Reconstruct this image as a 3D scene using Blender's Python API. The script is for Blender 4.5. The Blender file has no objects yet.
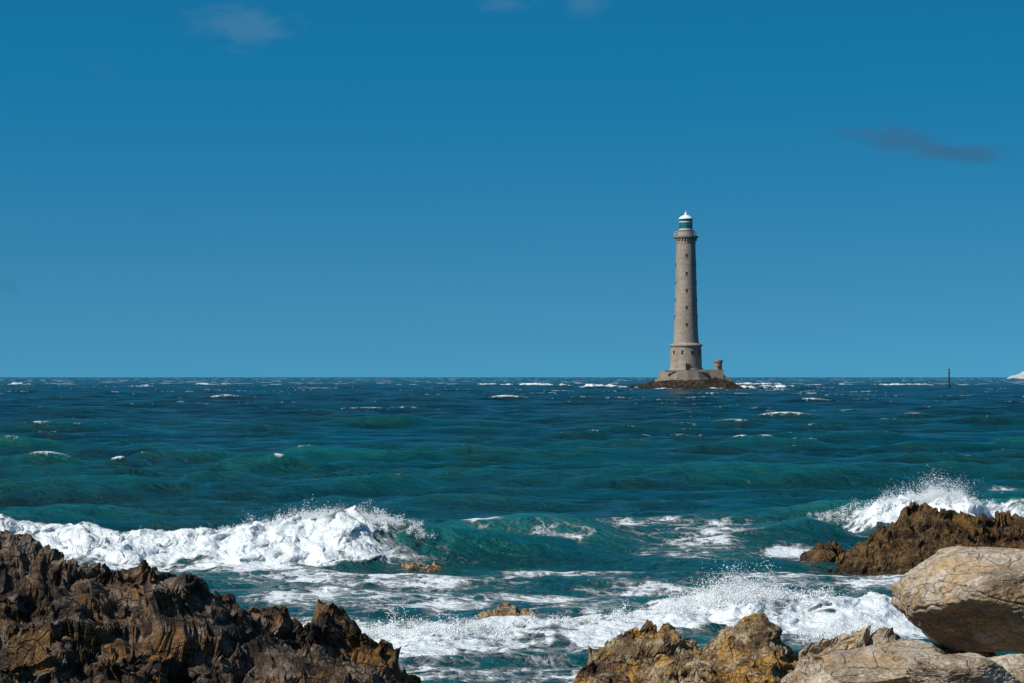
import bpy, math, numpy as np
from mathutils import Vector
rng=np.random.default_rng(7)
FP=2619.0; CH=4.2; HR=377.0
def PX(px,d): return (px-512.0)*d/FP
def ZR(row,d): return CH-(row-HR)*d/FP
def DR(row): return CH*FP/(row-HR)

# ---------------- noise ----------------
def hsh(ix,iy,s,iz=0):
    n=(ix.astype(np.int64)*374761393+iy.astype(np.int64)*668265263+np.int64(s)*1442695041+np.int64(1)*np.asarray(iz).astype(np.int64)*2147483647*3)&0xffffffff
    n=((n^(n>>13))*1274126177)&0xffffffff
    n=((n^(n>>16))*2246822519)&0xffffffff
    n=n^(n>>15)
    return (n&0xffffff)/float(0x1000000)
def gn(x,y,s=0):
    x0=np.floor(x);y0=np.floor(y);fx=x-x0;fy=y-y0
    u=fx*fx*fx*(fx*(fx*6-15)+10);v=fy*fy*fy*(fy*(fy*6-15)+10)
    def g(i,j):
        a=hsh(x0+i,y0+j,s)*2*np.pi
        return np.cos(a)*(fx-i)+np.sin(a)*(fy-j)
    a=g(0,0);b=g(1,0);c=g(0,1);d=g(1,1)
    return 1.5*((a*(1-u)+b*u)*(1-v)+(c*(1-u)+d*u)*v)
def fbm(x,y,s=0,o=4,g=.5):
    r=0;a=1
    for k in range(o):
        r=r+a*gn(x*2**k+k*17.3,y*2**k-k*9.1,s+k); a*=g
    return r
def billow(x,y,s=0,o=4,g=.5):
    r=0;a=1
    for k in range(o):
        r=r+a*(2*np.abs(gn(x*2**k+k*17.3,y*2**k-k*9.1,s+k))-.5); a*=g
    return r
def vn3(x,y,z,s=0):
    x0=np.floor(x);y0=np.floor(y);z0=np.floor(z)
    f=[x-x0,y-y0,z-z0]; f=[t*t*(3-2*t) for t in f]
    r=0
    for i in (0,1):
        for j in (0,1):
            for k in (0,1):
                w=(f[0] if i else 1-f[0])*(f[1] if j else 1-f[1])*(f[2] if k else 1-f[2])
                r=r+w*hsh(x0+i,y0+j,s,z0+k)
    return r*2-1
def fb3(x,y,z,s=0,o=4,g=.5):
    r=0;a=1
    for k in range(o):
        r=r+a*vn3(x*2**k+3.1*k,y*2**k+7.7*k,z*2**k+1.3*k,s+k);a*=g
    return r
def worley(x,y,s=0):
    x0=np.floor(x);y0=np.floor(y)
    best=np.full(x.shape,9.);sec=np.full(x.shape,9.);dx=np.zeros_like(x);dy=np.zeros_like(x);idx=np.zeros_like(x);idy=np.zeros_like(x)
    for i in (-1,0,1):
        for j in (-1,0,1):
            cx=x0+i;cy=y0+j
            ax=x-(cx+hsh(cx,cy,s));ay=y-(cy+hsh(cx,cy,s+91))
            d=ax*ax+ay*ay
            m=d<best
            sec=np.where(m,best,np.minimum(sec,d))
            best=np.where(m,d,best);dx=np.where(m,ax,dx);dy=np.where(m,ay,dy);idx=np.where(m,cx,idx);idy=np.where(m,cy,idy)
    return np.sqrt(best),np.sqrt(sec),dx,dy,idx,idy
def facet(x,y,size,s,amp,tilt,rot=.6,st=1.8,crack=.0,dome=0.,es=.22):
    c,sn=math.cos(rot),math.sin(rot)
    wx=x+.35*size*fbm(x/size,y/size,s+5,3);wy=y+.35*size*fbm(x/size+9,y/size,s+6,3)
    u=(c*wx+sn*wy)/(size*st);v=(-sn*wx+c*wy)/size
    a,b,dx,dy,ix,iy=worley(u,v,s)
    edge=sstep(0,es,b-a)
    h=(amp*(hsh(ix,iy,s+3)*2-1)+tilt*size*(dx*(hsh(ix,iy,s+4)*2-1)*1.0+dy*(hsh(ix,iy,s+5)*2-1+.2)))*(.35+.65*edge)
    if dome: h=h+dome*(.6-a*a*1.4)
    if crack: h=h-crack*np.exp(-((b-a)/.07)**2)
    return h
def sstep(a,b,x):
    t=np.clip((x-a)/(b-a),0,1);return t*t*(3-2*t)

# ---------------- mesh helpers ----------------
def link(o,parent=None):
    bpy.context.scene.collection.objects.link(o)
    if parent is not None:o.parent=parent
    return o
def grid_mesh(name,X,Y,Z,mat,smooth=True,attrs=None,mask=None):
    nr,nc=X.shape
    co=np.stack([X,Y,Z],-1).reshape(-1,3).astype(np.float32)
    i=np.arange(nr-1)[:,None];j=np.arange(nc-1)[None,:]
    a=i*nc+j
    q=np.stack([a,a+1,a+nc+1,a+nc],-1).reshape(-1,4)
    if mask is not None:
        mm=mask.reshape(-1); q=q[mm[q].any(1)]
        used=np.zeros(co.shape[0],bool);used[q.reshape(-1)]=True
        remap=np.cumsum(used)-1
        co=co[used];q=remap[q]
        if attrs: attrs={k:v.reshape(-1)[used] for k,v in attrs.items()}
    return raw_mesh(name,co,q,mat,smooth,attrs)
def raw_mesh(name,co,q,mat,smooth=True,attrs=None,parent=None):
    k=q.shape[1];nf=len(q)
    me=bpy.data.meshes.new(name)
    me.vertices.add(len(co));me.vertices.foreach_set('co',np.ascontiguousarray(co,dtype=np.float32).reshape(-1))
    me.loops.add(nf*k);me.loops.foreach_set('vertex_index',q.astype(np.int32).reshape(-1))
    me.polygons.add(nf);me.polygons.foreach_set('loop_start',(np.arange(nf)*k).astype(np.int32))
    me.update(calc_edges=True)
    me.polygons.foreach_set('use_smooth',np.full(nf,smooth,dtype=bool))
    if attrs:
        for n,v in attrs.items():
            at=me.attributes.new(n,'FLOAT','POINT');at.data.foreach_set('value',v.reshape(-1).astype(np.float32))
    me.materials.append(mat)
    o=bpy.data.objects.new(name,me)
    return link(o,parent)

# ---------------- node helpers ----------------
class NT:
    def __init__(s,nt): s.nt=nt;s.N=nt.nodes;s.L=nt.links
    def new(s,t,**k):
        n=s.N.new(t)
        for a,b in k.items(): setattr(n,a,b)
        return n
    def put(s,sock,v):
        if isinstance(v,bpy.types.NodeSocket): s.L.new(v,sock)
        elif v is not None: sock.default_value=v
    def m(s,op,a,b=None,c=None,clamp=False):
        n=s.new('ShaderNodeMath',operation=op);n.use_clamp=clamp
        s.put(n.inputs[0],a)
        if b is not None:s.put(n.inputs[1],b)
        if c is not None:s.put(n.inputs[2],c)
        return n.outputs[0]
    def mr(s,v,a,b,c=0.,d=1.,smooth=True):
        n=s.new('ShaderNodeMapRange')
        if smooth:n.interpolation_type='SMOOTHSTEP'
        s.put(n.inputs[0],v)
        for i,t in enumerate((a,b,c,d)): s.put(n.inputs[i+1],t)
        return n.outputs[0]
    def mix(s,f,a,b,bt='MIX'):
        n=s.new('ShaderNodeMix',data_type='RGBA',blend_type=bt)
        s.put(n.inputs[0],f);s.put(n.inputs[6],a if isinstance(a,bpy.types.NodeSocket) else (*a,1));s.put(n.inputs[7],b if isinstance(b,bpy.types.NodeSocket) else (*b,1))
        return n.outputs[2]
    def noise(s,vec,scale,detail=6,rough=.55,dist=0.):
        n=s.new('ShaderNodeTexNoise');s.put(n.inputs['Vector'],vec);n.inputs['Scale'].default_value=scale;n.inputs['Detail'].default_value=detail;n.inputs['Roughness'].default_value=rough;n.inputs['Distortion'].default_value=dist
        return n.outputs['Fac']
    def vor(s,vec,scale,feature='F1'):
        n=s.new('ShaderNodeTexVoronoi',feature=feature);s.put(n.inputs['Vector'],vec);n.inputs['Scale'].default_value=scale
        return n.outputs['Distance']
    def vscale(s,vec,v):
        n=s.new('ShaderNodeMapping');s.put(n.inputs[0],vec);n.inputs['Scale'].default_value=v
        return n.outputs[0]
    def bump(s,h,st,dist,normal=None):
        n=s.new('ShaderNodeBump');n.inputs['Strength'].default_value=st;n.inputs['Distance'].default_value=dist
        s.put(n.inputs['Height'],h)
        if normal is not None:s.put(n.inputs['Normal'],normal)
        return n.outputs[0]
def newmat(name):
    m=bpy.data.materials.new(name);m.use_nodes=True
    t=NT(m.node_tree);b=t.N['Principled BSDF']
    return m,t,b
def simple(name,col,rough=.7,var=.15,scale=3.,metal=0.,spec=.4):
    m,t,b=newmat(name);tc=t.new('ShaderNodeTexCoord').outputs['Object']
    n=t.noise(tc,scale,5)
    lo=tuple(c*(1-var) for c in col);hi=tuple(min(1,c*(1+var)) for c in col)
    t.put(b.inputs['Base Color'],t.mix(n,lo,hi));b.inputs['Roughness'].default_value=rough;b.inputs['Metallic'].default_value=metal
    b.inputs['Specular IOR Level'].default_value=spec
    return m

# ---------------- rock material ----------------
def rockmat(name,dark,mid,light,accent,acc=.5,wetz=.6,bumpd=.03,scale=1.,rough=.8,wetcol=(.03,.022,.014),crk=.55,acz=None):
    m,t,b=newmat(name)
    g=t.new('ShaderNodeNewGeometry');P=g.outputs['Position']
    sx=t.new('ShaderNodeSeparateXYZ');t.put(sx.inputs[0],P)
    v=t.vscale(P,(1,1,1.3))
    n1=t.noise(v,.9*scale,8,.6,.4);n2=t.noise(v,5*scale,8,.65,.3);n3=t.noise(v,30*scale,5,.7);n4=t.noise(v,1.7*scale,6,.65,1.)
    c=t.mix(t.mr(n1,.38,.6),dark,mid)
    c=t.mix(t.mr(t.m('ADD',t.m('MULTIPLY',n2,.7),t.m('MULTIPLY',n1,.3)),.46,.62),c,light)
    am=t.m('MULTIPLY',t.mr(n4,.48,.62),acc)
    if acz: am=t.m('MULTIPLY',am,t.mr(sx.outputs[2],acz[0],acz[1],1.,acz[2]))
    c=t.mix(am,c,accent)
    sp=t.mr(n3,.3,.7,.45,1.55,False)
    cc=t.new('ShaderNodeVectorMath',operation='SCALE');t.put(cc.inputs[0],c);t.put(cc.inputs[3],sp);c=cc.outputs[0]
    wv=t.new('ShaderNodeVectorMath',operation='ADD');nn=t.new('ShaderNodeTexNoise');t.put(nn.inputs['Vector'],v);nn.inputs['Scale'].default_value=2.2*scale;t.put(wv.inputs[0],v);t.put(wv.inputs[1],nn.outputs['Color'])
    cr=t.vor(wv.outputs[0],2.6*scale,'DISTANCE_TO_EDGE')
    crm=t.mr(cr,0.,.05)
    c=t.mix(t.m('MULTIPLY',t.m('SUBTRACT',1.,crm),crk),c,(dark[0]*.4,dark[1]*.4,dark[2]*.4))
    wet=t.mr(t.m('ADD',sx.outputs[2],t.m('MULTIPLY',t.m('SUBTRACT',n2,.5),.5)),wetz,wetz-.35)
    c=t.mix(t.m('MULTIPLY',wet,.8),c,wetcol)
    t.put(b.inputs['Base Color'],c)
    t.put(b.inputs['Roughness'],t.mr(wet,0,1,rough,.35,False))
    b.inputs['Specular IOR Level'].default_value=.3
    h=t.m('ADD',t.m('ADD',t.m('MULTIPLY',n2,1.),t.m('MULTIPLY',n3,.35)),t.m('MULTIPLY',crm,.25))
    t.put(b.inputs['Normal'],t.bump(h,1.,bumpd*2))
    return m
M_dark=rockmat('dark_rock',(.024,.017,.013),(.085,.056,.038),(.27,.21,.16),(.30,.15,.04),.8,.3,.06,acz=(1.4,2.4,.4))
M_weed=rockmat('weed_rock',(.032,.017,.008),(.11,.058,.02),(.22,.135,.06),(.25,.12,.025),.6,.12,.08)
M_gold=rockmat('golden_rock',(.085,.052,.027),(.30,.205,.105),(.50,.40,.27),(.44,.235,.05),.85,.22,.04)
M_pale=rockmat('pale_rock',(.22,.165,.115),(.40,.32,.235),(.52,.45,.36),(.42,.26,.115),.65,-.5,.025,rough=.85,crk=.4)
M_islet=rockmat('islet_rock',(.018,.013,.010),(.045,.031,.022),(.09,.062,.042),(.08,.048,.022),.5,1.2,.3,.2)

def rockfield(name,sil,yr,y0,y1,x0,x1,step,mat,front=.25,back=.5,relief=(.25,.12,.05),size=(1.3,.45,.15),seed=1,rot=.6,floor=-.8,tilt=.45,minz=-.4,drop=0.,dome=.9,es=.22,ridge=0.):
    xs=np.arange(x0,x1,step);ys=np.arange(y0,y1,step*1.5)
    X,Y=np.meshgrid(xs,ys)
    sx=[PX(p,yr) for p,r in sil];sz=[ZR(r,yr)-drop for p,r in sil]
    yrr=yr+.7*gn(X*.35,X*0+seed*3.3,seed)
    H=np.interp(X,sx,sz)
    s=Y-yrr
    B=np.where(s<0,H-front*np.abs(s),H-back*s-.06*s*s)
    R=np.zeros_like(X)
    for k,(a,z) in enumerate(zip(relief,size)):
        R+=facet(X+.3*Y*k*.2,Y,z,seed*10+k*7,a,tilt,rot+.35*k,1.6,crack=a*.5,dome=a*dome,es=es)
    R+=relief[0]*.6*fbm(X*.9,Y*.9,seed+40,4)+.016*fbm(X*6,Y*6,seed+50,4,.6)
    if ridge:
        c,sn=math.cos(rot),math.sin(rot);u=c*X+sn*Y;v=-sn*X+c*Y
        wn=.25*fbm(X,Y,seed+81,3)
        R+=ridge*(.35-billow(u*.8+wn,v*2.4+wn,seed+80,5,.55))
    Z=B+R
    Z=np.maximum(Z,floor)
    wx=.10*fbm(X*1.3,Z*1.8+Y*.5,seed+60,4);wy=.14*fbm(X*1.1+5,Z*2.5+Y*.5,seed+70,4)
    return grid_mesh(name,X+wx,Y+wy,Z,mat,False,mask=Z>minz)

# ------------- foreground rocks -------------
silA=[(-400,515),(-60,530),(0,534),(18,536),(30,550),(70,550),(105,558),(125,576),(168,572),(195,580),(215,592),(250,602),(285,612),(330,628),(372,648),(405,658),(440,672),(520,716),(700,820)]
rockfield('dark_shore_rock',silA,26,17,33,-8.5,.8,.015,M_dark,front=.30,back=.6,relief=(.055,.055,.028),size=(1.0,.36,.12),seed=3,rot=.75,floor=-.5,drop=.05,tilt=.6,dome=.3,es=.1,ridge=.055)
silE=[(785,605),(808,568),(820,551),(843,544),(865,534),(880,520),(900,509),(930,513),(960,518),(1000,521),(1050,521),(1150,540),(1250,600)]
rockfield('seaweed_rock',silE,60,55.5,66,5.8,17,.033,M_weed,front=.38,back=.5,relief=(.06,.07,.05),size=(1.0,.42,.18),seed=5,rot=.3,floor=-.6,drop=.03,tilt=.5,dome=.5,es=.1,ridge=.08)
silC=[(560,715),(575,668),(588,652),(612,643),(640,645),(655,634),(690,634),(712,645),(738,630),(760,623),(775,636),(800,650),(830,654),(860,672),(900,695),(1000,700)]
rockfield('golden_shore_rock',silC,33,28,36.5,.5,6,.012,M_gold,front=.38,back=.7,relief=(.045,.055,.03),size=(.7,.3,.11),seed=8,rot=-.5,floor=-.6,drop=.05,tilt=.5,dome=.5,es=.1,ridge=.06)
silF=[(700,760),(770,700),(795,680),(828,662),(845,646),(862,634),(885,632),(915,644),(960,650),(1000,655),(1100,640),(1300,640)]
rockfield('pale_shore_rock',silF,25,20,29,1.8,7.5,.010,M_pale,front=.36,back=.6,relief=(.06,.05,.018),size=(.8,.34,.14),seed=11,rot=.2,floor=-.4,tilt=.5,drop=.03,dome=.6,es=.1,ridge=.03)
def smallrock(name,px,row,wpx,hpx,mat,seed,asp=1.2):
    d=DR(row);x=PX(px,d);w=wpx*d/FP/2;h=hpx*d/FP
    xs=np.arange(x-w*2.2,x+w*2.2,.012);ys=np.arange(d-w*1.5,d+w*2.5,.02);X,Y=np.meshgrid(xs,ys)
    e=((X-x)/w)**2+((Y-d-w*.3)/(w*asp))**2
    B=h*(1-e)*1.0
    Z=B+facet(X,Y,.35,seed,h*.5,.5,dome=h*.2,es=.1)+facet(X,Y,.13,seed+9,h*.25,.4)+.02*fbm(X*7,Y*7,seed)
    Z=np.maximum(Z,-.5)
    return grid_mesh(name,X,Y,Z,mat,False,mask=Z>-.35)
smallrock('wave_washed_rock',415,571,52,4,M_gold,21,.7)
smallrock('wave_washed_rock',506,621,84,9,M_gold,35,.6)

def boulder(name,c,r,mat,seed,nplanes=16,sub=320,planes=None,rotz=0,lo=.72,hi=.98,k=22.):
    th=np.linspace(0,np.pi,sub);ph=np.linspace(0,2*np.pi,sub*2+1)
    T,Pp=np.meshgrid(th,ph,indexing='ij')
    D=np.stack([np.sin(T)*np.cos(Pp),np.sin(T)*np.sin(Pp),np.cos(T)],-1)
    q=np.random.default_rng(seed)
    N=q.normal(size=(nplanes,3));N/=np.linalg.norm(N,axis=1)[:,None]
    O=q.uniform(lo,hi,nplanes)
    if planes is not None:
        pn=np.array([p[:3] for p in planes],float);pn/=np.linalg.norm(pn,axis=1)[:,None]
        N=np.vstack([N,pn]);O=np.concatenate([O,[p[3] for p in planes]])
    dot=np.maximum(D@N.T,1e-3);rr=O/dot
    R=-np.log(np.exp(-k*np.minimum(rr,3)).sum(-1)+np.exp(-k*1.3))/k
    p=D*R[...,None]
    n=.055*fb3(p[...,0]*2,p[...,1]*2,p[...,2]*2,seed,6,.6)+.008*fb3(p[...,0]*14,p[...,1]*14,p[...,2]*14,seed+9,3,.6)
    q1=p[...,2]+.25*p[...,0]+.15*fb3(p[...,0]*2,p[...,1]*2,p[...,2]*2,seed+3,3)
    n-=.03*np.exp(-((q1-.12)/.015)**2)+.03*np.exp(-((q1+.33)/.015)**2)
    q2=p[...,0]+.4*p[...,2]+.2*fb3(p[...,0]*2,p[...,1]*2,p[...,2]*2,seed+5,3)
    n-=.025*np.exp(-((q2-.25)/.012)**2)
    p=p*(1+n)[...,None]
    p*=np.array(r)
    cz,sz=math.cos(rotz),math.sin(rotz)
    X=p[...,0]*cz-p[...,1]*sz+c[0];Y=p[...,0]*sz+p[...,1]*cz+c[1];Z=p[...,2]+c[2]
    return grid_mesh(name,X[:,::-1],Y[:,::-1],Z[:,::-1],mat,True)
def bpos(px,row,d): return (PX(px,d),d,ZR(row,d))
boulder('granite_boulder',bpos(1014,602,24),(1.05,.9,.60),M_pale,5,6,planes=[(-.12,-.35,1,.74),(.05,.1,1,.80),(-.45,-.65,-.75,.58),(.15,-1,.05,.78),(-1,-.1,.1,.92),(-.75,-.45,.75,.84),(-1,-.6,.1,.86),(.3,-.6,-1,.8),(0,0,-1,.8),(-.9,.0,.8,.86)],lo=.85,hi=1.05,k=30)
boulder('granite_boulder',bpos(885,668,22.5),(.42,.4,.22),M_pale,9,16,200,k=34,lo=.62)
boulder('granite_boulder',bpos(965,682,22),(.5,.4,.2),M_pale,12,16,200,rotz=.4,k=34,lo=.62)
boulder('granite_boulder',bpos(1015,672,22.6),(.3,.4,.16),M_pale,14,16,160,k=34)
boulder('granite_boulder',bpos(832,684,23),(.25,.3,.16),M_pale,17,16,160,k=34)
boulder('granite_boulder',bpos(925,657,24.3),(.30,.3,.13),M_pale,19,16,160,rotz=.7,k=34)

xs=np.arange(-40,40,.15);ys=np.arange(-15,26,.15);X,Y=np.meshgrid(xs,ys)
Z=2.5-.00*Y-np.clip(Y-3,0,99)*.085-np.clip(Y-17,0,99)*.22+facet(X,Y,2.2,77,.12,.3)+facet(X,Y,.7,78,.05,.3)
grid_mesh('shore_ground',X,Y,Z,M_dark,False)

# ---------------- SEA ----------------
def geo(a,b,r): return a*np.exp(np.arange(0,math.log(b/a),r))
rows=np.concatenate([geo(14,34,.02),geo(34,78,.0018),geo(78,1500,.003),geo(1500,40000,.03),[45000]])
dense=np.linspace(-.222,.222,1150)
side=.222+np.cumsum(np.linspace(.001,.045,50))
ang=np.concatenate([-side[::-1],dense,side])
A,Rr=np.meshgrid(ang,rows)
X=(Rr*np.sin(A)).astype(np.float64);Y=(Rr*np.cos(A)).astype(np.float64)
sp=np.gradient(rows)
NW=96
lam=np.exp(np.linspace(math.log(.5),math.log(30),NW))*rng.uniform(.93,1.07,NW)
dirs=-np.pi/2+.15+rng.normal(0,.68,NW)
amp=lam**.66; amp*=np.where(lam>14,.75,1)
amp*=.215/math.sqrt((amp**2).sum()/2)
ph=rng.uniform(0,6.28,NW)
# slow warp and wave groups so that no swell train repeats
WX=1.6*fbm(X*.035,Y*.03,211,3);WY=1.6*fbm(X*.03+40,Y*.035,212,3)
G1=np.clip(1+.75*fbm(X*.03,Y*.018,221,3),.3,2.);G2=np.clip(1+.7*fbm(X*.06+9,Y*.03,222,3),.35,2.)
XW=X+WX;YW=Y+WY
Zs=np.zeros_like(X);DX=np.zeros_like(X);DY=np.zeros_like(X);Jxx=np.zeros_like(X);Jyy=np.zeros_like(X);Jxy=np.zeros_like(X)
for ii,(l,dd,a,p) in enumerate(zip(lam,dirs,amp,ph)):
    w=np.clip((l/np.maximum(sp,.05)-2.5)/2.5,0,1)
    n=int((w>0).sum()); last=np.max(np.nonzero(w>0)) if n else 0
    if not n: continue
    sl=slice(0,last+1);k=2*np.pi/l;cx,cy=math.cos(dd),math.sin(dd)
    wv=w[sl,None]*a*(G1 if ii%2 else G2)[sl]
    phs=k*(XW[sl]*cx+YW[sl]*cy)+p
    cs=np.cos(phs);sn=np.sin(phs);q=.7
    Zs[sl]+=wv*cs
    DX[sl]-=q*wv*cx*sn;DY[sl]-=q*wv*cy*sn
    kk=wv*k*q*cs
    Jxx[sl]-=kk*cx*cx;Jyy[sl]-=kk*cy*cy;Jxy[sl]-=kk*cx*cy
J=(1+Jxx)*(1+Jyy)-Jxy**2
foam=np.zeros_like(X)
clump=fbm(X*.02,Y*.012,300,4,.6)
fine=fbm(X*.9,Y*.3,311,4,.65)
Jc=J-.14*clump-.12*fine
for i0 in range(0,len(rows),60):
    blk=Jc[i0:i0+60];r=rows[min(i0+30,len(rows)-1)]
    if r>1500: break
    pc=.85+1.7*sstep(120,900,r)
    t=np.percentile(blk[:,55:-55],pc)
    t2=np.percentile(blk[:,55:-55],pc*.08)
    foam[i0:i0+60]=np.clip((t-blk)/max(t-t2,1e-4),0,1)
foam=foam*sstep(62,100,Rr)*(.80-.4*np.clip(fine,-1,1))
foam=np.clip(foam,0,1)
shore=.4+.6*sstep(60,90,Rr)
Zs*=shore;DX*=shore;DY*=shore
far=Rr>1400
milk=np.zeros_like(X)
near=slice(0,int(np.searchsorted(rows,125)))
Xn=X[near];Yn=Y[near]
F=foam[near].copy();Mk=np.zeros_like(Xn);Bn=np.zeros_like(Xn);turb=np.zeros_like(Xn)
def bore(pts,wf,wb,seed,foamf,trail=.6,trl=4.,lump=.12,rag=.25,ff=1.6):
    global F,Mk,Bn,turb
    ys=[p[1] for p in pts];xs=[PX(p[0],p[1]) for p in pts];zs=[max(ZR(p[2],p[1]),0) for p in pts];fs=[p[3] for p in pts]
    yc=np.interp(Xn,xs,ys)+.7*fbm(Xn*.3,Xn*0+.5,seed,3)
    h=np.interp(Xn,xs,zs)
    fo=np.interp(Xn,xs,fs)
    h=h*(1+rag*fo*fbm(Xn*1.1,Xn*0+3,seed+1,3,.45))
    s=Yn-yc
    prof=np.where(s<0,np.exp(-(np.abs(s)/wf)**1.6),np.exp(-(s/wb)**2))
    Bn=np.maximum(Bn,h*prof)
    edge=.9*fbm(Xn*.6,Yn*.6,seed+2,5)
    ins=sstep(-ff-.5,-ff+.3,s+edge)*(1-sstep(.4,1.4,s+edge*1.2))
    tr=np.where(s>0,trail*np.exp(-s/trl),0)*(.8+.6*fbm(Xn*.5,Yn*.35,seed+3,3))
    fr=np.maximum(ins*fo,tr*np.clip(fo*1.2,0,1))
    F=np.maximum(F,fr)
    turb=np.maximum(turb,ins*fo*lump*np.clip(h*1.5+.25,0,1.2))
    Mk=np.maximum(Mk,np.clip(fo*np.exp(-np.abs(s)/4.),0,1))
bore([(-700,63,560,.2),(-300,61,535,.8),(0,60,523,1),(60,60,526,1),(130,60,531,1),(200,60,528,1),(260,60,521,1),(320,60,511,1),(352,60,508,1),(380,60.3,512,.85),(405,60.8,517,.5),(440,61.5,524,.2),(500,62,531,.0),(560,62.5,537,0),(640,63,552,0),(760,63,580,0)],2.1,3.5,401,1,.55,2.5,.11,.15,3.0)
bore([(380,66,545,0),(450,66,524,0),(520,66,515,0),(580,66.5,517,.12),(660,67,528,.35),(720,67.5,525,.1),(800,68,520,0),(860,69,540,0)],2.2,4,411,0,.3,2,.05)
bore([(720,73,540,0),(800,73,522,.3),(840,72,514,.55),(870,71,507,.75),(900,71,499,1),(930,71,496,1),(955,71,498,1),(985,72,502,.75),(1020,72,504,.6),(1100,72,505,.6),(1400,72,530,.2)],1.8,4,421,1,.5,3,.12,.3,1.8)
bore([(150,45,640,.2),(290,43.5,632,.8),(340,42.5,624,1),(400,41.3,628,1),(450,41,624,1),(520,42.5,624,.85),(600,44,614,.9),(680,45,600,1),(740,45.3,590,1),(790,46,593,1),(850,46,599,1),(900,46,604,1),(1000,46,615,.8),(1300,46,640,.4)],1.9,2.5,431,1,.8,3.5,.10,.2,2.4)
def ell(px,row,spx,srow,st,dz=0.):
    global F,Mk,Bn
    d=DR(row);x=PX(px,d);sx=spx*d/FP;sy=srow*d*d/(FP*CH)
    g=np.exp(-(((Xn-x)/sx)**2+((Yn-d)/sy)**2))
    F=np.maximum(F,st*g);Mk=np.maximum(Mk,g*.8);Bn=Bn+dz*g
for e in [(60,572,140,9,.85),(230,575,100,10,.88),(330,582,110,11,.78),(300,604,100,12,.76),(430,584,130,11,.70),(540,577,100,8,.66),(420,606,110,10,.76),(560,600,100,10,.72),(650,588,90,9,.66),
          (700,548,80,12,.64),(650,526,100,4,.62),(740,532,70,5,.6),(792,553,34,8,.9),(830,572,80,7,.8),(780,580,100,10,.68),(870,583,80,8,.8),(484,541,26,3,.85),(400,527,40,7,.62),(560,545,70,4,.5),
          (400,650,80,20,.93),(460,655,100,20,.88),(560,655,100,17,.76),(600,640,80,14,.76),(700,625,110,18,.82),(800,622,110,18,.85),(880,625,80,18,.88),(845,640,70,16,.86),(450,678,80,12,.74),(540,675,90,12,.64),(985,540,60,8,.6),(1000,490,25,2,.9)]:
    ell(*e)
F+=.32*(F>.05)*fbm(Xn*.7,Yn*.35,501,5,.6)*(1-F*.25)
tb=billow(Xn*1.0,Yn*.8,601,5,.47)
Bn=Bn+turb*tb*1.0+turb*.1
sol=np.clip((F-.55)*2,0,1)*.02*fbm(Xn*2.2,Yn*1.6,641,3,.5)
fadeN=1-sstep(100,122,Rr[near])
foam[near]=foam[near]*(1-fadeN)+np.clip(F,0,1.2)*fadeN
milk[near]=Mk*fadeN
Zs[near]+=(Bn+sol)*fadeN
DY[near]-=turb*fadeN*(1.8*fbm(Xn*1.2,Bn*2.6+Yn*.4,651,5,.55)+.8)
DX[near]+=turb*fadeN*1.2*fbm(Xn*1.1+7,Bn*2.4+Yn*.5,661,5,.55)
Xd=X+DX;Yd=Y+DY
def reef(px,y,spx,sy,h,st=.95):
    global Zs,foam
    x=PX(px,y);sx=spx*y/FP
    g=np.exp(-(((X-x)/sx)**2+((Y-y)/sy)**2))
    g=g*(.65+1.1*fbm(X*.22,Y*.07,int(px),4,.6))
    g=np.clip(g,0,1.1)
    Zs+=h*g;foam=np.maximum(foam,st*sstep(.25,.7,g))
for r in [(600,950,26,22,1.6),(625,884,22,5,1.2),(668,879,16,4,.8),(712,878,16,4,.8),(745,890,16,8,1.2),(775,1000,22,12,.9),(530,1250,34,20,1.2),(490,1300,16,20,1.1),(560,1150,12,9,1.),(745,1350,40,20,1.2),(20,1300,12,20,1.3),(210,1350,22,14,.9),(905,1300,40,14,.9),(140,1200,12,10,.8)]:
    reef(*r)
foam=np.where(far,np.clip(foam+.7*sstep(.5,.75,fbm(X*.05,Y*.006,808,3,.6)),0,.75),foam)

m,t,b=newmat('sea_water');M_sea=m
P=t.new('ShaderNodeNewGeometry').outputs['Position']
af=t.new('ShaderNodeAttribute',attribute_name='foam').outputs['Fac']
am=t.new('ShaderNodeAttribute',attribute_name='milk').outputs['Fac']
sx=t.new('ShaderNodeSeparateXYZ');t.put(sx.inputs[0],P)
vlen=t.new('ShaderNodeVectorMath',operation='LENGTH');t.put(vlen.inputs[0],P);dist=vlen.outputs['Value']
flat=t.vscale(P,(1,1,.5))
warpn=t.new('ShaderNodeTexNoise');t.put(warpn.inputs['Vector'],flat);warpn.inputs['Scale'].default_value=1.1;warpn.inputs['Detail'].default_value=4
wa=t.new('ShaderNodeVectorMath',operation='ADD');t.put(wa.inputs[0],flat);t.put(wa.inputs[1],warpn.outputs['Color'])
e1=t.vor(wa.outputs[0],1.3,'DISTANCE_TO_EDGE');e2=t.vor(wa.outputs[0],3.6,'DISTANCE_TO_EDGE')
nf=t.noise(flat,2.2,7,.65,.3);nf2=t.noise(flat,9,5,.65)
thr=t.m('ADD',t.m('ADD',t.m('MULTIPLY',e1,.85),t.m('MULTIPLY',e2,.6)),t.m('ADD',t.m('MULTIPLY',nf,.95),t.m('MULTIPLY',nf2,.4)))
thr=t.m('SUBTRACT',thr,.38)
thr=t.m('SUBTRACT',thr,t.mr(dist,100,300,0,.12))
fac=t.mr(t.m('SUBTRACT',af,thr),-.14,.28)
fac=t.m('MULTIPLY',fac,t.mr(af,.03,.2))
wn=t.noise(t.vscale(P,(.35,1.,1)),.03,5,.6)
wp=t.noise(t.vscale(P,(.35,1.,1)),.35,5,.65)
deep=t.mix(t.mr(wn,.35,.65),(.0012,.042,.052),(.002,.066,.068))
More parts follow.
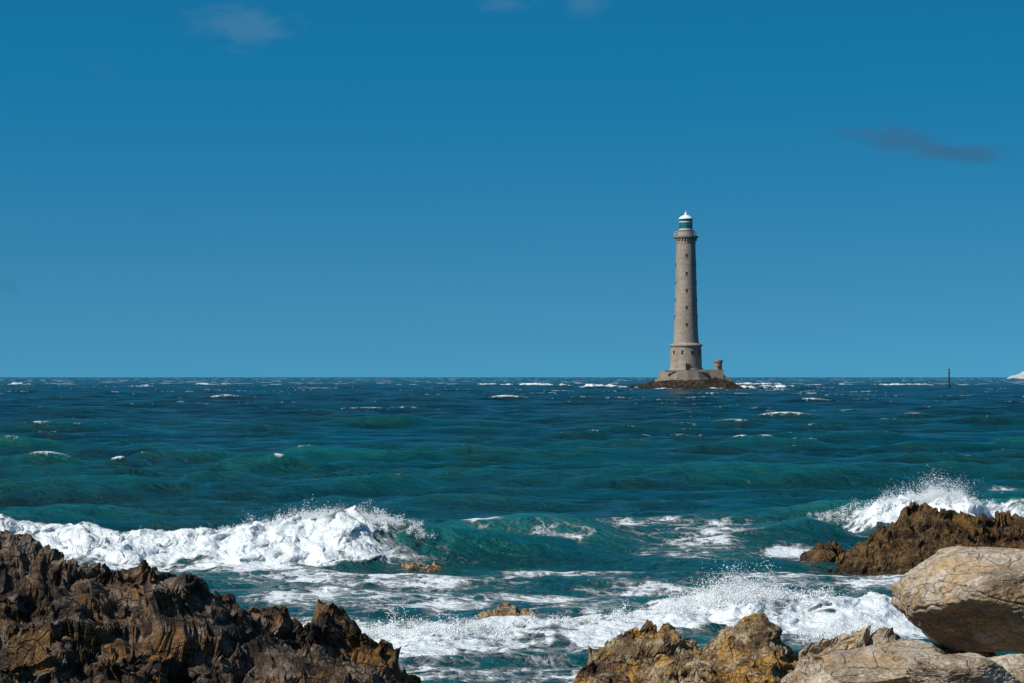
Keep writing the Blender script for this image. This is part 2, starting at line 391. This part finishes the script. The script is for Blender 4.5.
deep=t.mix(t.mr(dist,60,380,0,1),deep,t.mix(t.mr(wn,.38,.62),(.0006,.017,.027),(.0008,.027,.037)))
dk=t.mr(wp,.35,.65,.65,1.25)
dv=t.new('ShaderNodeVectorMath',operation='SCALE');t.put(dv.inputs[0],deep);t.put(dv.inputs[3],dk);deep=dv.outputs[0]
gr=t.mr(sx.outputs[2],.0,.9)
col=t.mix(t.m('MULTIPLY',gr,t.mr(dist,60,260,.85,.28)),deep,(.006,.145,.128))  # greener with height: light through thin water put into the surface colour
col=t.mix(t.m('MULTIPLY',t.m('MULTIPLY',am,.65),t.mr(nf,.3,.7,.3,1.)),col,(.04,.23,.235))
foamc=t.mix(t.mr(nf2,.3,.7),(.72,.77,.80),(.87,.89,.90))
foamc=t.mix(t.mr(nf,.35,.6,.35,0.),foamc,(.42,.58,.62))
col=t.mix(fac,col,foamc)
t.put(b.inputs['Base Color'],col)
t.put(b.inputs['Roughness'],t.mix(fac,(.13,)*3,(.9,)*3))
b.inputs['IOR'].default_value=1.33
t.put(b.inputs['Specular IOR Level'],t.m('MULTIPLY',t.m('SUBTRACT',1.,fac),.27))
w1=t.noise(t.vscale(P,(.8,1.2,1)),1.3,6,.62,.2);w2=t.noise(t.vscale(P,(.7,1.2,1)),6,4,.6,.2);w3=t.noise(t.vscale(P,(.6,1.,1)),.3,6,.66,.5)
wf1=t.mr(dist,100,350,0.2,1)
gst=t.mr(t.noise(P,.045,3),.35,.65,.55,1.35)
bh=t.m('ADD',t.m('MULTIPLY',w1,.65),t.m('MULTIPLY',w2,.09));bh=t.m('ADD',bh,t.m('MULTIPLY',t.m('MULTIPLY',w3,wf1),3.0))
bh=t.m('MULTIPLY',bh,gst)
bh=t.m('MULTIPLY',bh,t.m('SUBTRACT',1.,t.m('MULTIPLY',fac,.6)))
bh=t.m('ADD',bh,t.m('MULTIPLY',fac,t.m('ADD',.03,t.m('MULTIPLY',nf2,.06))))
t.put(b.inputs['Normal'],t.bump(bh,1.,1.))
grid_mesh('sea',Xd,Yd,Zs,M_sea,True,attrs={'foam':foam,'milk':milk})

# ---------------- spray ----------------
m,t,b=newmat('white_spray');M_sp=m
tc=t.new('ShaderNodeNewGeometry').outputs['Position']
t.put(b.inputs['Base Color'],t.mix(t.noise(tc,8,3),(.82,.86,.88),(.92,.93,.93)));b.inputs['Roughness'].default_value=.7
def spray(name,jets,seed):
    q=np.random.default_rng(seed);P=[];S=[]
    for (px,y,row,spx,n,v,dens) in jets:
        for _ in range(n):
            x=PX(px,y)+q.normal()*spx*y/FP*.6;yy=y+q.normal()*.3
            z=ZR(row,y)+q.uniform(-.15,.05)
            vel=np.array([q.normal()*.4*v,q.normal()*.3*v,abs(q.normal())*.5*v+.2*v])
            k=int(dens*q.uniform(.3,1.7));T=2*vel[2]/9.8*q.uniform(.5,.9)
            tt=q.uniform(0,1,k)**1.3*T
            p=np.array([x,yy,z])+vel*tt[:,None];p[:,2]-=4.9*tt**2
            p+=q.normal(size=(k,3))*(.04+.16*tt[:,None]*min(v,3)*.5)
            P.append(p);S.append(np.exp(q.normal(-5.1,.42,k))*(1.15-.6*tt/T))
    P=np.vstack(P);S=np.concatenate(S);n=len(P)
    o=np.array([[1,0,0],[-1,0,0],[0,1,0],[0,-1,0],[0,0,1],[0,0,-1]],float)
    f=np.array([[0,2,4],[2,1,4],[1,3,4],[3,0,4],[2,0,5],[1,2,5],[3,1,5],[0,3,5]])
    st=q.uniform(.7,1.6,(n,1,3))
    co=(P[:,None,:]+o[None]*S[:,None,None]*st).reshape(-1,3)
    fa=(f[None]+np.arange(n)[:,None,None]*6).reshape(-1,3)
    return raw_mesh(name,co,fa,M_sp,True)
j=[]
for px,row,v,n in [(-20,524,1.2,20),(30,526,1.,20),(80,529,1,20),(130,532,1.,20),(180,530,1.1,26),(230,527,1.3,34),(270,521,1.5,40),(300,516,1.7,50),(330,512,1.9,60),(352,510,1.9,50),(375,514,1.8,36),(395,519,1.6,26),(415,525,1.2,14)]:
    j.append((px,59.7,row+6,24,n,v,110))
spray('breaker_spray',j,1)
j=[(830,71,516,14,14,1.2,70),(860,71,511,14,26,1.6,90),(890,71,503,12,50,2.0,110),(915,71,499,12,60,2.3,120),(938,71,497,10,90,2.8,130),(955,71,499,8,50,2.4,110),(980,71.5,504,14,14,1.3,60),(1015,71.5,505,14,10,1.2,60)]
spray('breaker_spray',j,2)
j=[]
for px,y,row,v,n in [(340,42,628,1.2,20),(380,41.3,632,1.3,24),(420,41,630,1.5,30),(450,40.8,628,1.5,30),(490,41.5,628,1.2,18),(560,43,622,1.2,18),(620,44,617,1.3,22),(670,44.7,608,1.6,34),(705,45,601,2.0,50),(735,45,594,2.5,80),(760,45.3,595,2.2,60),(800,46,600,1.8,40),(840,46,605,1.4,24),(880,46,608,1.5,24),(830,41,640,1.5,24),(860,42,632,1.5,24)]:
    j.append((px,y,row,22,n,v,100))
spray('breaker_spray',j,3)

# ---------------- LIGHTHOUSE ----------------
LD=900.;K=LD/FP
def zz(row): return CH+(HR-row)*K
LX=PX(686,LD)
def empty(name,loc):
    e=bpy.data.objects.new(name,None);e.location=loc;return link(e)
LH=empty('lighthouse',(LX,LD,0))
def lathe(name,prof,mat,parent,seg=64,cx=0,cy=0,smooth=False):
    n=len(prof);a=np.linspace(0,2*np.pi,seg,endpoint=False)
    co=[];q=[]
    for r,z in prof:
        for t_ in a: co.append((cx+r*math.cos(t_),cy+r*math.sin(t_),z))
    for i in range(n-1):
        for k in range(seg):
            k2=(k+1)%seg;q.append((i*seg+k,i*seg+k2,(i+1)*seg+k2,(i+1)*seg+k))
    return raw_mesh(name,np.array(co),np.array(q),mat,smooth,parent=parent)
def boxes(name,L,mat,parent):
    co=[];q=[]
    for (cx,cy,cz,sx_,sy_,sz_,rot) in L:
        o=len(co);c,s=math.cos(rot),math.sin(rot)
        for dz in (-1,1):
            for dx,dy in ((-1,-1),(1,-1),(1,1),(-1,1)):
                x=dx*sx_/2;y=dy*sy_/2;co.append((cx+x*c-y*s,cy+x*s+y*c,cz+dz*sz_/2))
        for f in ((0,3,2,1),(4,5,6,7),(0,1,5,4),(1,2,6,5),(2,3,7,6),(3,0,4,7)): q.append([o+i for i in f])
    return raw_mesh(name,np.array(co),np.array(q),mat,False,parent=parent)
def masonry(name,f):
    m,t,b=newmat(name)
    sc=lambda c:tuple(x*f for x in c)
    tc=t.new('ShaderNodeTexCoord').outputs['Object'];s_=t.new('ShaderNodeSeparateXYZ');t.put(s_.inputs[0],tc)
    ang_=t.m('ARCTAN2',s_.outputs[1],s_.outputs[0])
    cv=t.new('ShaderNodeCombineXYZ');t.put(cv.inputs[0],t.m('MULTIPLY',ang_,4.));t.put(cv.inputs[1],s_.outputs[2])
    br=t.new('ShaderNodeTexBrick');t.put(br.inputs['Vector'],cv.outputs[0]);br.inputs['Scale'].default_value=1.;br.inputs['Brick Width'].default_value=1.3;br.inputs['Row Height'].default_value=.62;br.inputs['Mortar Size'].default_value=.03
    br.inputs['Color1'].default_value=(*sc((.29,.235,.18)),1);br.inputs['Color2'].default_value=(*sc((.40,.33,.26)),1);br.inputs['Mortar'].default_value=(*sc((.23,.19,.15)),1)
    nz=t.noise(t.vscale(tc,(1,1,.2)),.4,5,.6);nz2=t.noise(tc,1.6,5,.65);nz3=t.noise(t.vscale(tc,(.05,.05,1)),.35,5,.7)
    c=t.mix(t.mr(nz,.38,.66,0,.75),br.outputs['Color'],sc((.20,.165,.13)));c=t.mix(t.mr(nz2,.4,.62,0,.55),c,sc((.46,.39,.31)));c=t.mix(t.mr(nz3,.5,.65,0,.45),c,sc((.22,.17,.125)))
    t.put(b.inputs['Base Color'],c);b.inputs['Roughness'].default_value=.9;t.put(b.inputs['Normal'],t.bump(br.outputs['Fac'],.5,-.06))
    return m
M_st=masonry('granite_masonry',.93);M_fd=masonry('darker_masonry',.62)  # second one is the same masonry with all stone colours scaled darker
M_trim=simple('granite_trim',(.32,.27,.22),.85,.2,.8)
M_dk=simple('window_dark',(.03,.03,.03),.4)
M_wh=simple('white_paint',(.78,.78,.76),.5,.05)
M_frame=simple('lantern_green_metal',(.03,.13,.13),.45,.15)
M_glass=simple('lantern_glass',(.03,.15,.17),.12,.2,1.,0,.8)
M_rail=simple('railing_metal',(.45,.46,.46),.5,.1)
lathe('foundation',[(10.9,1.5),(10.6,3.6),(9.8,3.7),(9.4,5.4),(9.1,5.45),(8.9,6.25),(0,6.3)],M_fd,LH,16)
lathe('base_drum',[(5.9,6.2),(5.75,7.2),(5.5,7.3),(5.25,zz(347)),(5.6,zz(346.4)),(5.7,zz(345.2)),(5.5,zz(344.4)),(4.7,zz(343.6)),(4.4,zz(343))],M_st,LH)
shaft=[(4.4,zz(343.2)),(4.28,zz(339)),(4.1,zz(330)),(3.9,zz(312)),(3.68,zz(290)),(3.48,zz(265)),(3.3,zz(247)),(3.28,zz(243.4))]
lathe('tower_shaft',shaft,M_st,LH)
lathe('upper_moulding',[(3.2,zz(244)),(3.4,zz(243.4)),(3.4,zz(242.4)),(3.3,zz(242)),(3.3,zz(239.4)),(3.7,zz(238.9)),(4.15,zz(237.8)),(4.25,zz(236.8)),(4.25,zz(235.9)),(0,zz(235.8))],M_st,LH)
boxes('corbels',[(3.5*math.cos(a),3.5*math.sin(a),zz(239.6),.5,.4,.9,a) for a in np.linspace(0,2*np.pi,24,endpoint=False)],M_st,LH)
L=[(4.1*math.cos(a),4.1*math.sin(a),zz(235.8)+.6,.09,.09,1.2,a) for a in np.linspace(0,2*np.pi,32,endpoint=False)]
boxes('gallery_posts',L,M_rail,LH)
for k,hh in enumerate((.55,1.2)):
    lathe('gallery_rail_%d'%k,[(4.16,zz(235.8)+hh),(4.16,zz(235.8)+hh+.12),(4.04,zz(235.8)+hh+.12),(4.04,zz(235.8)+hh),(4.16,zz(235.8)+hh)],M_rail,LH)
lathe('service_room',[(2.75,zz(235.7)),(2.75,zz(231.2)),(3.0,zz(231)),(3.0,zz(230.4)),(2.3,zz(230.3))],M_trim,LH,32)
lathe('lantern_glazing',[(2.12,zz(230.4)),(2.12,zz(219.3))],M_glass,LH,24)
boxes('lantern_mullions',[(2.18*math.cos(a),2.18*math.sin(a),zz(224.8),.16,.14,11*K,a) for a in np.linspace(0,2*np.pi,12,endpoint=False)],M_frame,LH)
for k,rw in enumerate((229.8,226,222.4,219.5)):
    lathe('lantern_ring_%d'%k,[(2.3,zz(rw)),(2.3,zz(rw)+.28),(2.1,zz(rw)+.28),(2.1,zz(rw)),(2.3,zz(rw))],M_wh if k in(0,2) else M_frame,LH,24)
z0=zz(219.2)
lathe('lantern_roof',[(2.1,z0-.05),(2.5,z0),(2.5,z0+.25),(2.2,z0+.55),(1.6,z0+1.05),(.85,z0+1.4),(.4,z0+1.55),(.4,z0+1.8),(.5,z0+2.0),(.35,z0+2.25),(.06,z0+2.35),(.05,z0+3.0),(0,z0+3.0)],M_wh,LH,24,smooth=True)
W=[];Fm=[]
def rad(z):
    zs=[p[1] for p in shaft];return float(np.interp(z,zs,[p[0] for p in shaft]))
for a,rl in ((-math.pi/2-.02,(256,274,291,308,325)),(-math.pi/2+1.35,(265,283,300,317)),(-math.pi/2-1.35,(265,283,300,317))):
    for rw in rl:
        z=zz(rw);r=rad(z);W.append((r*math.cos(a),r*math.sin(a),z,.2,.5,1.05,a));Fm.append((r*math.cos(a),r*math.sin(a),z+.68,.26,.8,.2,a));Fm.append((r*math.cos(a),r*math.sin(a),z-.65,.26,.8,.18,a))
for da in (-.95,-.32,.32,.95):
    a=-math.pi/2+da
    for rw in (352.5,):
        z=zz(rw);r=5.38;W.append((r*math.cos(a),r*math.sin(a),z,.2,.55,1.1,a));Fm.append((r*math.cos(a),r*math.sin(a),z+.72,.3,.9,.2,a))
boxes('windows',W,M_dk,LH);boxes('window_surrounds',Fm,M_trim,LH)
boxes('door',[(0.1,-5.72,7.7,1.2,.4,2.3,0)],M_dk,LH)
tx=32*K
lathe('stair_turret',[(1.35,3.),(1.3,zz(364.5)),(1.25,zz(363)),(1.6,zz(362.4)),(1.65,zz(361.2)),(1.45,zz(361)),(1.3,zz(359.8)),(0,zz(359.2))],M_fd,LH,20,tx,-1.)
boxes('turret_window',[(tx,-2.3,zz(367),.5,.2,1.,0)],M_dk,LH)
boxes('landing_wall',[(8.4,-3.,zz(372)-.9,8.2,5.,3.4,0),(5.,-7.7,zz(371),8.,.5,.8,0),(-4.5,-7.9,zz(371.2),6.5,.5,.6,0)],M_fd,LH)
boxes('landing_steps',[(12.5+i*.7,-4.,4.6-i*.45,.7,2.4,.9,0) for i in range(5)],M_fd,LH)

xs=np.arange(-26,26,.2);ys=np.arange(-18,16,.25);X,Y=np.meshgrid(xs,ys)
prof=np.interp(X,[-24,-20,-14,-9,0,8,14,17,19,21.5],[-.6,.5,1.5,2.9,3.7,3.7,3.1,1.5,.5,-.6])
Z=prof*np.clip(1.3-(Y/15.)**2,-1,1)+facet(X,Y,3.,55,.45,.4)+facet(X,Y,1.1,56,.25,.5)+.15*fbm(X,Y,57,4)-.25
o=grid_mesh('rocky_islet',X+LX,Y+LD-1,Z,M_islet,False,mask=Z>-1)
def islet(name,px,y,w,h,seed):
    xs=np.arange(-w,w,.15);ys=np.arange(-w*.6,w*.6,.2);X,Y=np.meshgrid(xs,ys)
    Z=h*(1.2-(X/w)**2*2-(Y/(w*.6))**2*2)+facet(X,Y,1.5,seed,.3,.4)
    grid_mesh(name,X+PX(px,y),Y+y,Z,M_islet,False,mask=Z>-.8)
islet('reef_rock',752,905,3.5,.8,61);islet('reef_rock',612,930,3.,.6,62)

BD=1000.;BX=PX(949,BD)
BC=empty('beacon_pole',(BX,BD,0))
M_bk=simple('beacon_black_paint',(.02,.02,.022),.6);
lathe('pole',[(.9,-2),(.85,.6),(.32,.9),(.26,5.6),(0,5.7)],M_bk,BC,16)
lathe('topmark_cone_lower',[(.05,5.6),(.55,5.65),(.04,6.5)],M_bk,BC,12)
lathe('topmark_cone_upper',[(.05,6.6),(.55,6.65),(.04,7.6)],M_bk,BC,12)

xs=np.linspace(-60,200,260);ys=np.linspace(-60,60,60);X,Y=np.meshgrid(xs,ys)
hh=np.interp(X,[-60,-35,-10,30,120,200],[-2,9,20,26,30,18])
Z=hh*np.clip(1.1-(Y/55)**2,-.2,1)+facet(X,Y,14,91,2.,.3)
grid_mesh('distant_headland',X+PX(1022,7000)+20,Y+7000,Z,simple('pale_cliff',(.42,.43,.45),.9,.3,.05),False)

# ---------------- world / sun / camera ----------------
SE=math.radians(42);SA=math.radians(-122)
sd=Vector((math.sin(SA)*math.cos(SE),math.cos(SA)*math.cos(SE),math.sin(SE)))
w=bpy.data.worlds.new('World');bpy.context.scene.world=w;w.use_nodes=True
t=NT(w.node_tree);bg=t.N['Background']
tc=t.new('ShaderNodeTexCoord').outputs['Generated']
s_=t.new('ShaderNodeSeparateXYZ');t.put(s_.inputs[0],tc)
zm=t.m('MAXIMUM',s_.outputs[2],0.)
zc=t.m('ADD',t.m('MULTIPLY',zm,2.3),.235)
cv=t.new('ShaderNodeCombineXYZ');t.put(cv.inputs[0],s_.outputs[0]);t.put(cv.inputs[1],s_.outputs[1]);t.put(cv.inputs[2],zc)
nv=t.new('ShaderNodeVectorMath',operation='NORMALIZE');t.put(nv.inputs[0],cv.outputs[0])
sky=t.new('ShaderNodeTexSky',sky_type='NISHITA');sky.sun_disc=False;sky.sun_elevation=SE;sky.sun_rotation=SA;sky.air_density=1.;sky.dust_density=.2;sky.ozone_density=2.
t.put(sky.inputs['Vector'],nv.outputs[0])
tint=t.mix(t.mr(zm,0,.13),(.36,1.06,1.13),(.09,1.09,1.30))
tint=t.mix(t.mr(zm,.2,.5),tint,(.6,1.05,1.1))
col=t.mix(1.,sky.outputs[0],tint,'MULTIPLY')
ysafe=t.m('MAXIMUM',s_.outputs[1],.05)
az=t.m('DIVIDE',s_.outputs[0],ysafe);el=t.m('DIVIDE',s_.outputs[2],ysafe)
cn=t.noise(t.vscale(tc,(1,1,2.2)),55,6,.6,.3)
front=t.m('GREATER_THAN',s_.outputs[1],.3)
for (px,row,sx_,sy_,slope,st,cc) in [(238,26,60,26,.05,.22,(1.8,3.0,4.6)),(905,142,70,18,.10,.6,(.5,1.5,2.8)),(965,154,60,12,.02,.55,(.5,1.5,2.8)),(505,2,40,14,0,.2,(1.6,2.9,4.6)),(586,6,26,16,0,.2,(1.6,2.9,4.6)),(150,208,40,14,.3,.16,(.4,1.8,3.3)),(5,283,22,16,.3,.18,(.4,1.8,3.3)),(100,66,30,14,.5,.14,(.4,1.8,3.3))]:
    a0=(px-512)/FP;e0=(HR-row)/FP
    da=t.m('SUBTRACT',az,a0);de=t.m('ADD',t.m('SUBTRACT',el,e0),t.m('MULTIPLY',da,slope))
    d2=t.m('ADD',t.m('POWER',t.m('ABSOLUTE',t.m('DIVIDE',da,sx_/FP)),2.),t.m('POWER',t.m('ABSOLUTE',t.m('DIVIDE',de,sy_/FP)),2.))
    v=t.m('ADD',t.m('SQRT',d2),t.m('MULTIPLY',t.m('SUBTRACT',cn,.5),2.4))
    mk=t.m('MULTIPLY',t.m('MULTIPLY',t.mr(v,1.05,.1),st),front)
    col=t.mix(mk,col,cc)
t.put(bg.inputs[0],col);bg.inputs[1].default_value=.088
sl=bpy.data.lights.new('sun','SUN');sl.energy=4.7;sl.angle=math.radians(.53);sl.color=(1,.945,.86)
so=bpy.data.objects.new('sun',sl);link(so);so.rotation_euler=sd.to_track_quat('Z','Y').to_euler()
cam=bpy.data.cameras.new('camera');co=bpy.data.objects.new('camera',cam);link(co)
cam.sensor_width=36;cam.lens=36*FP/1024;cam.clip_start=.5;cam.clip_end=100000
co.location=(0,0,CH);co.rotation_euler=(math.radians(90)+math.atan(35.5/FP),0,0)
bpy.context.scene.camera=co
sc=bpy.context.scene;sc.view_settings.view_transform='Standard';sc.view_settings.look='None';sc.view_settings.exposure=0
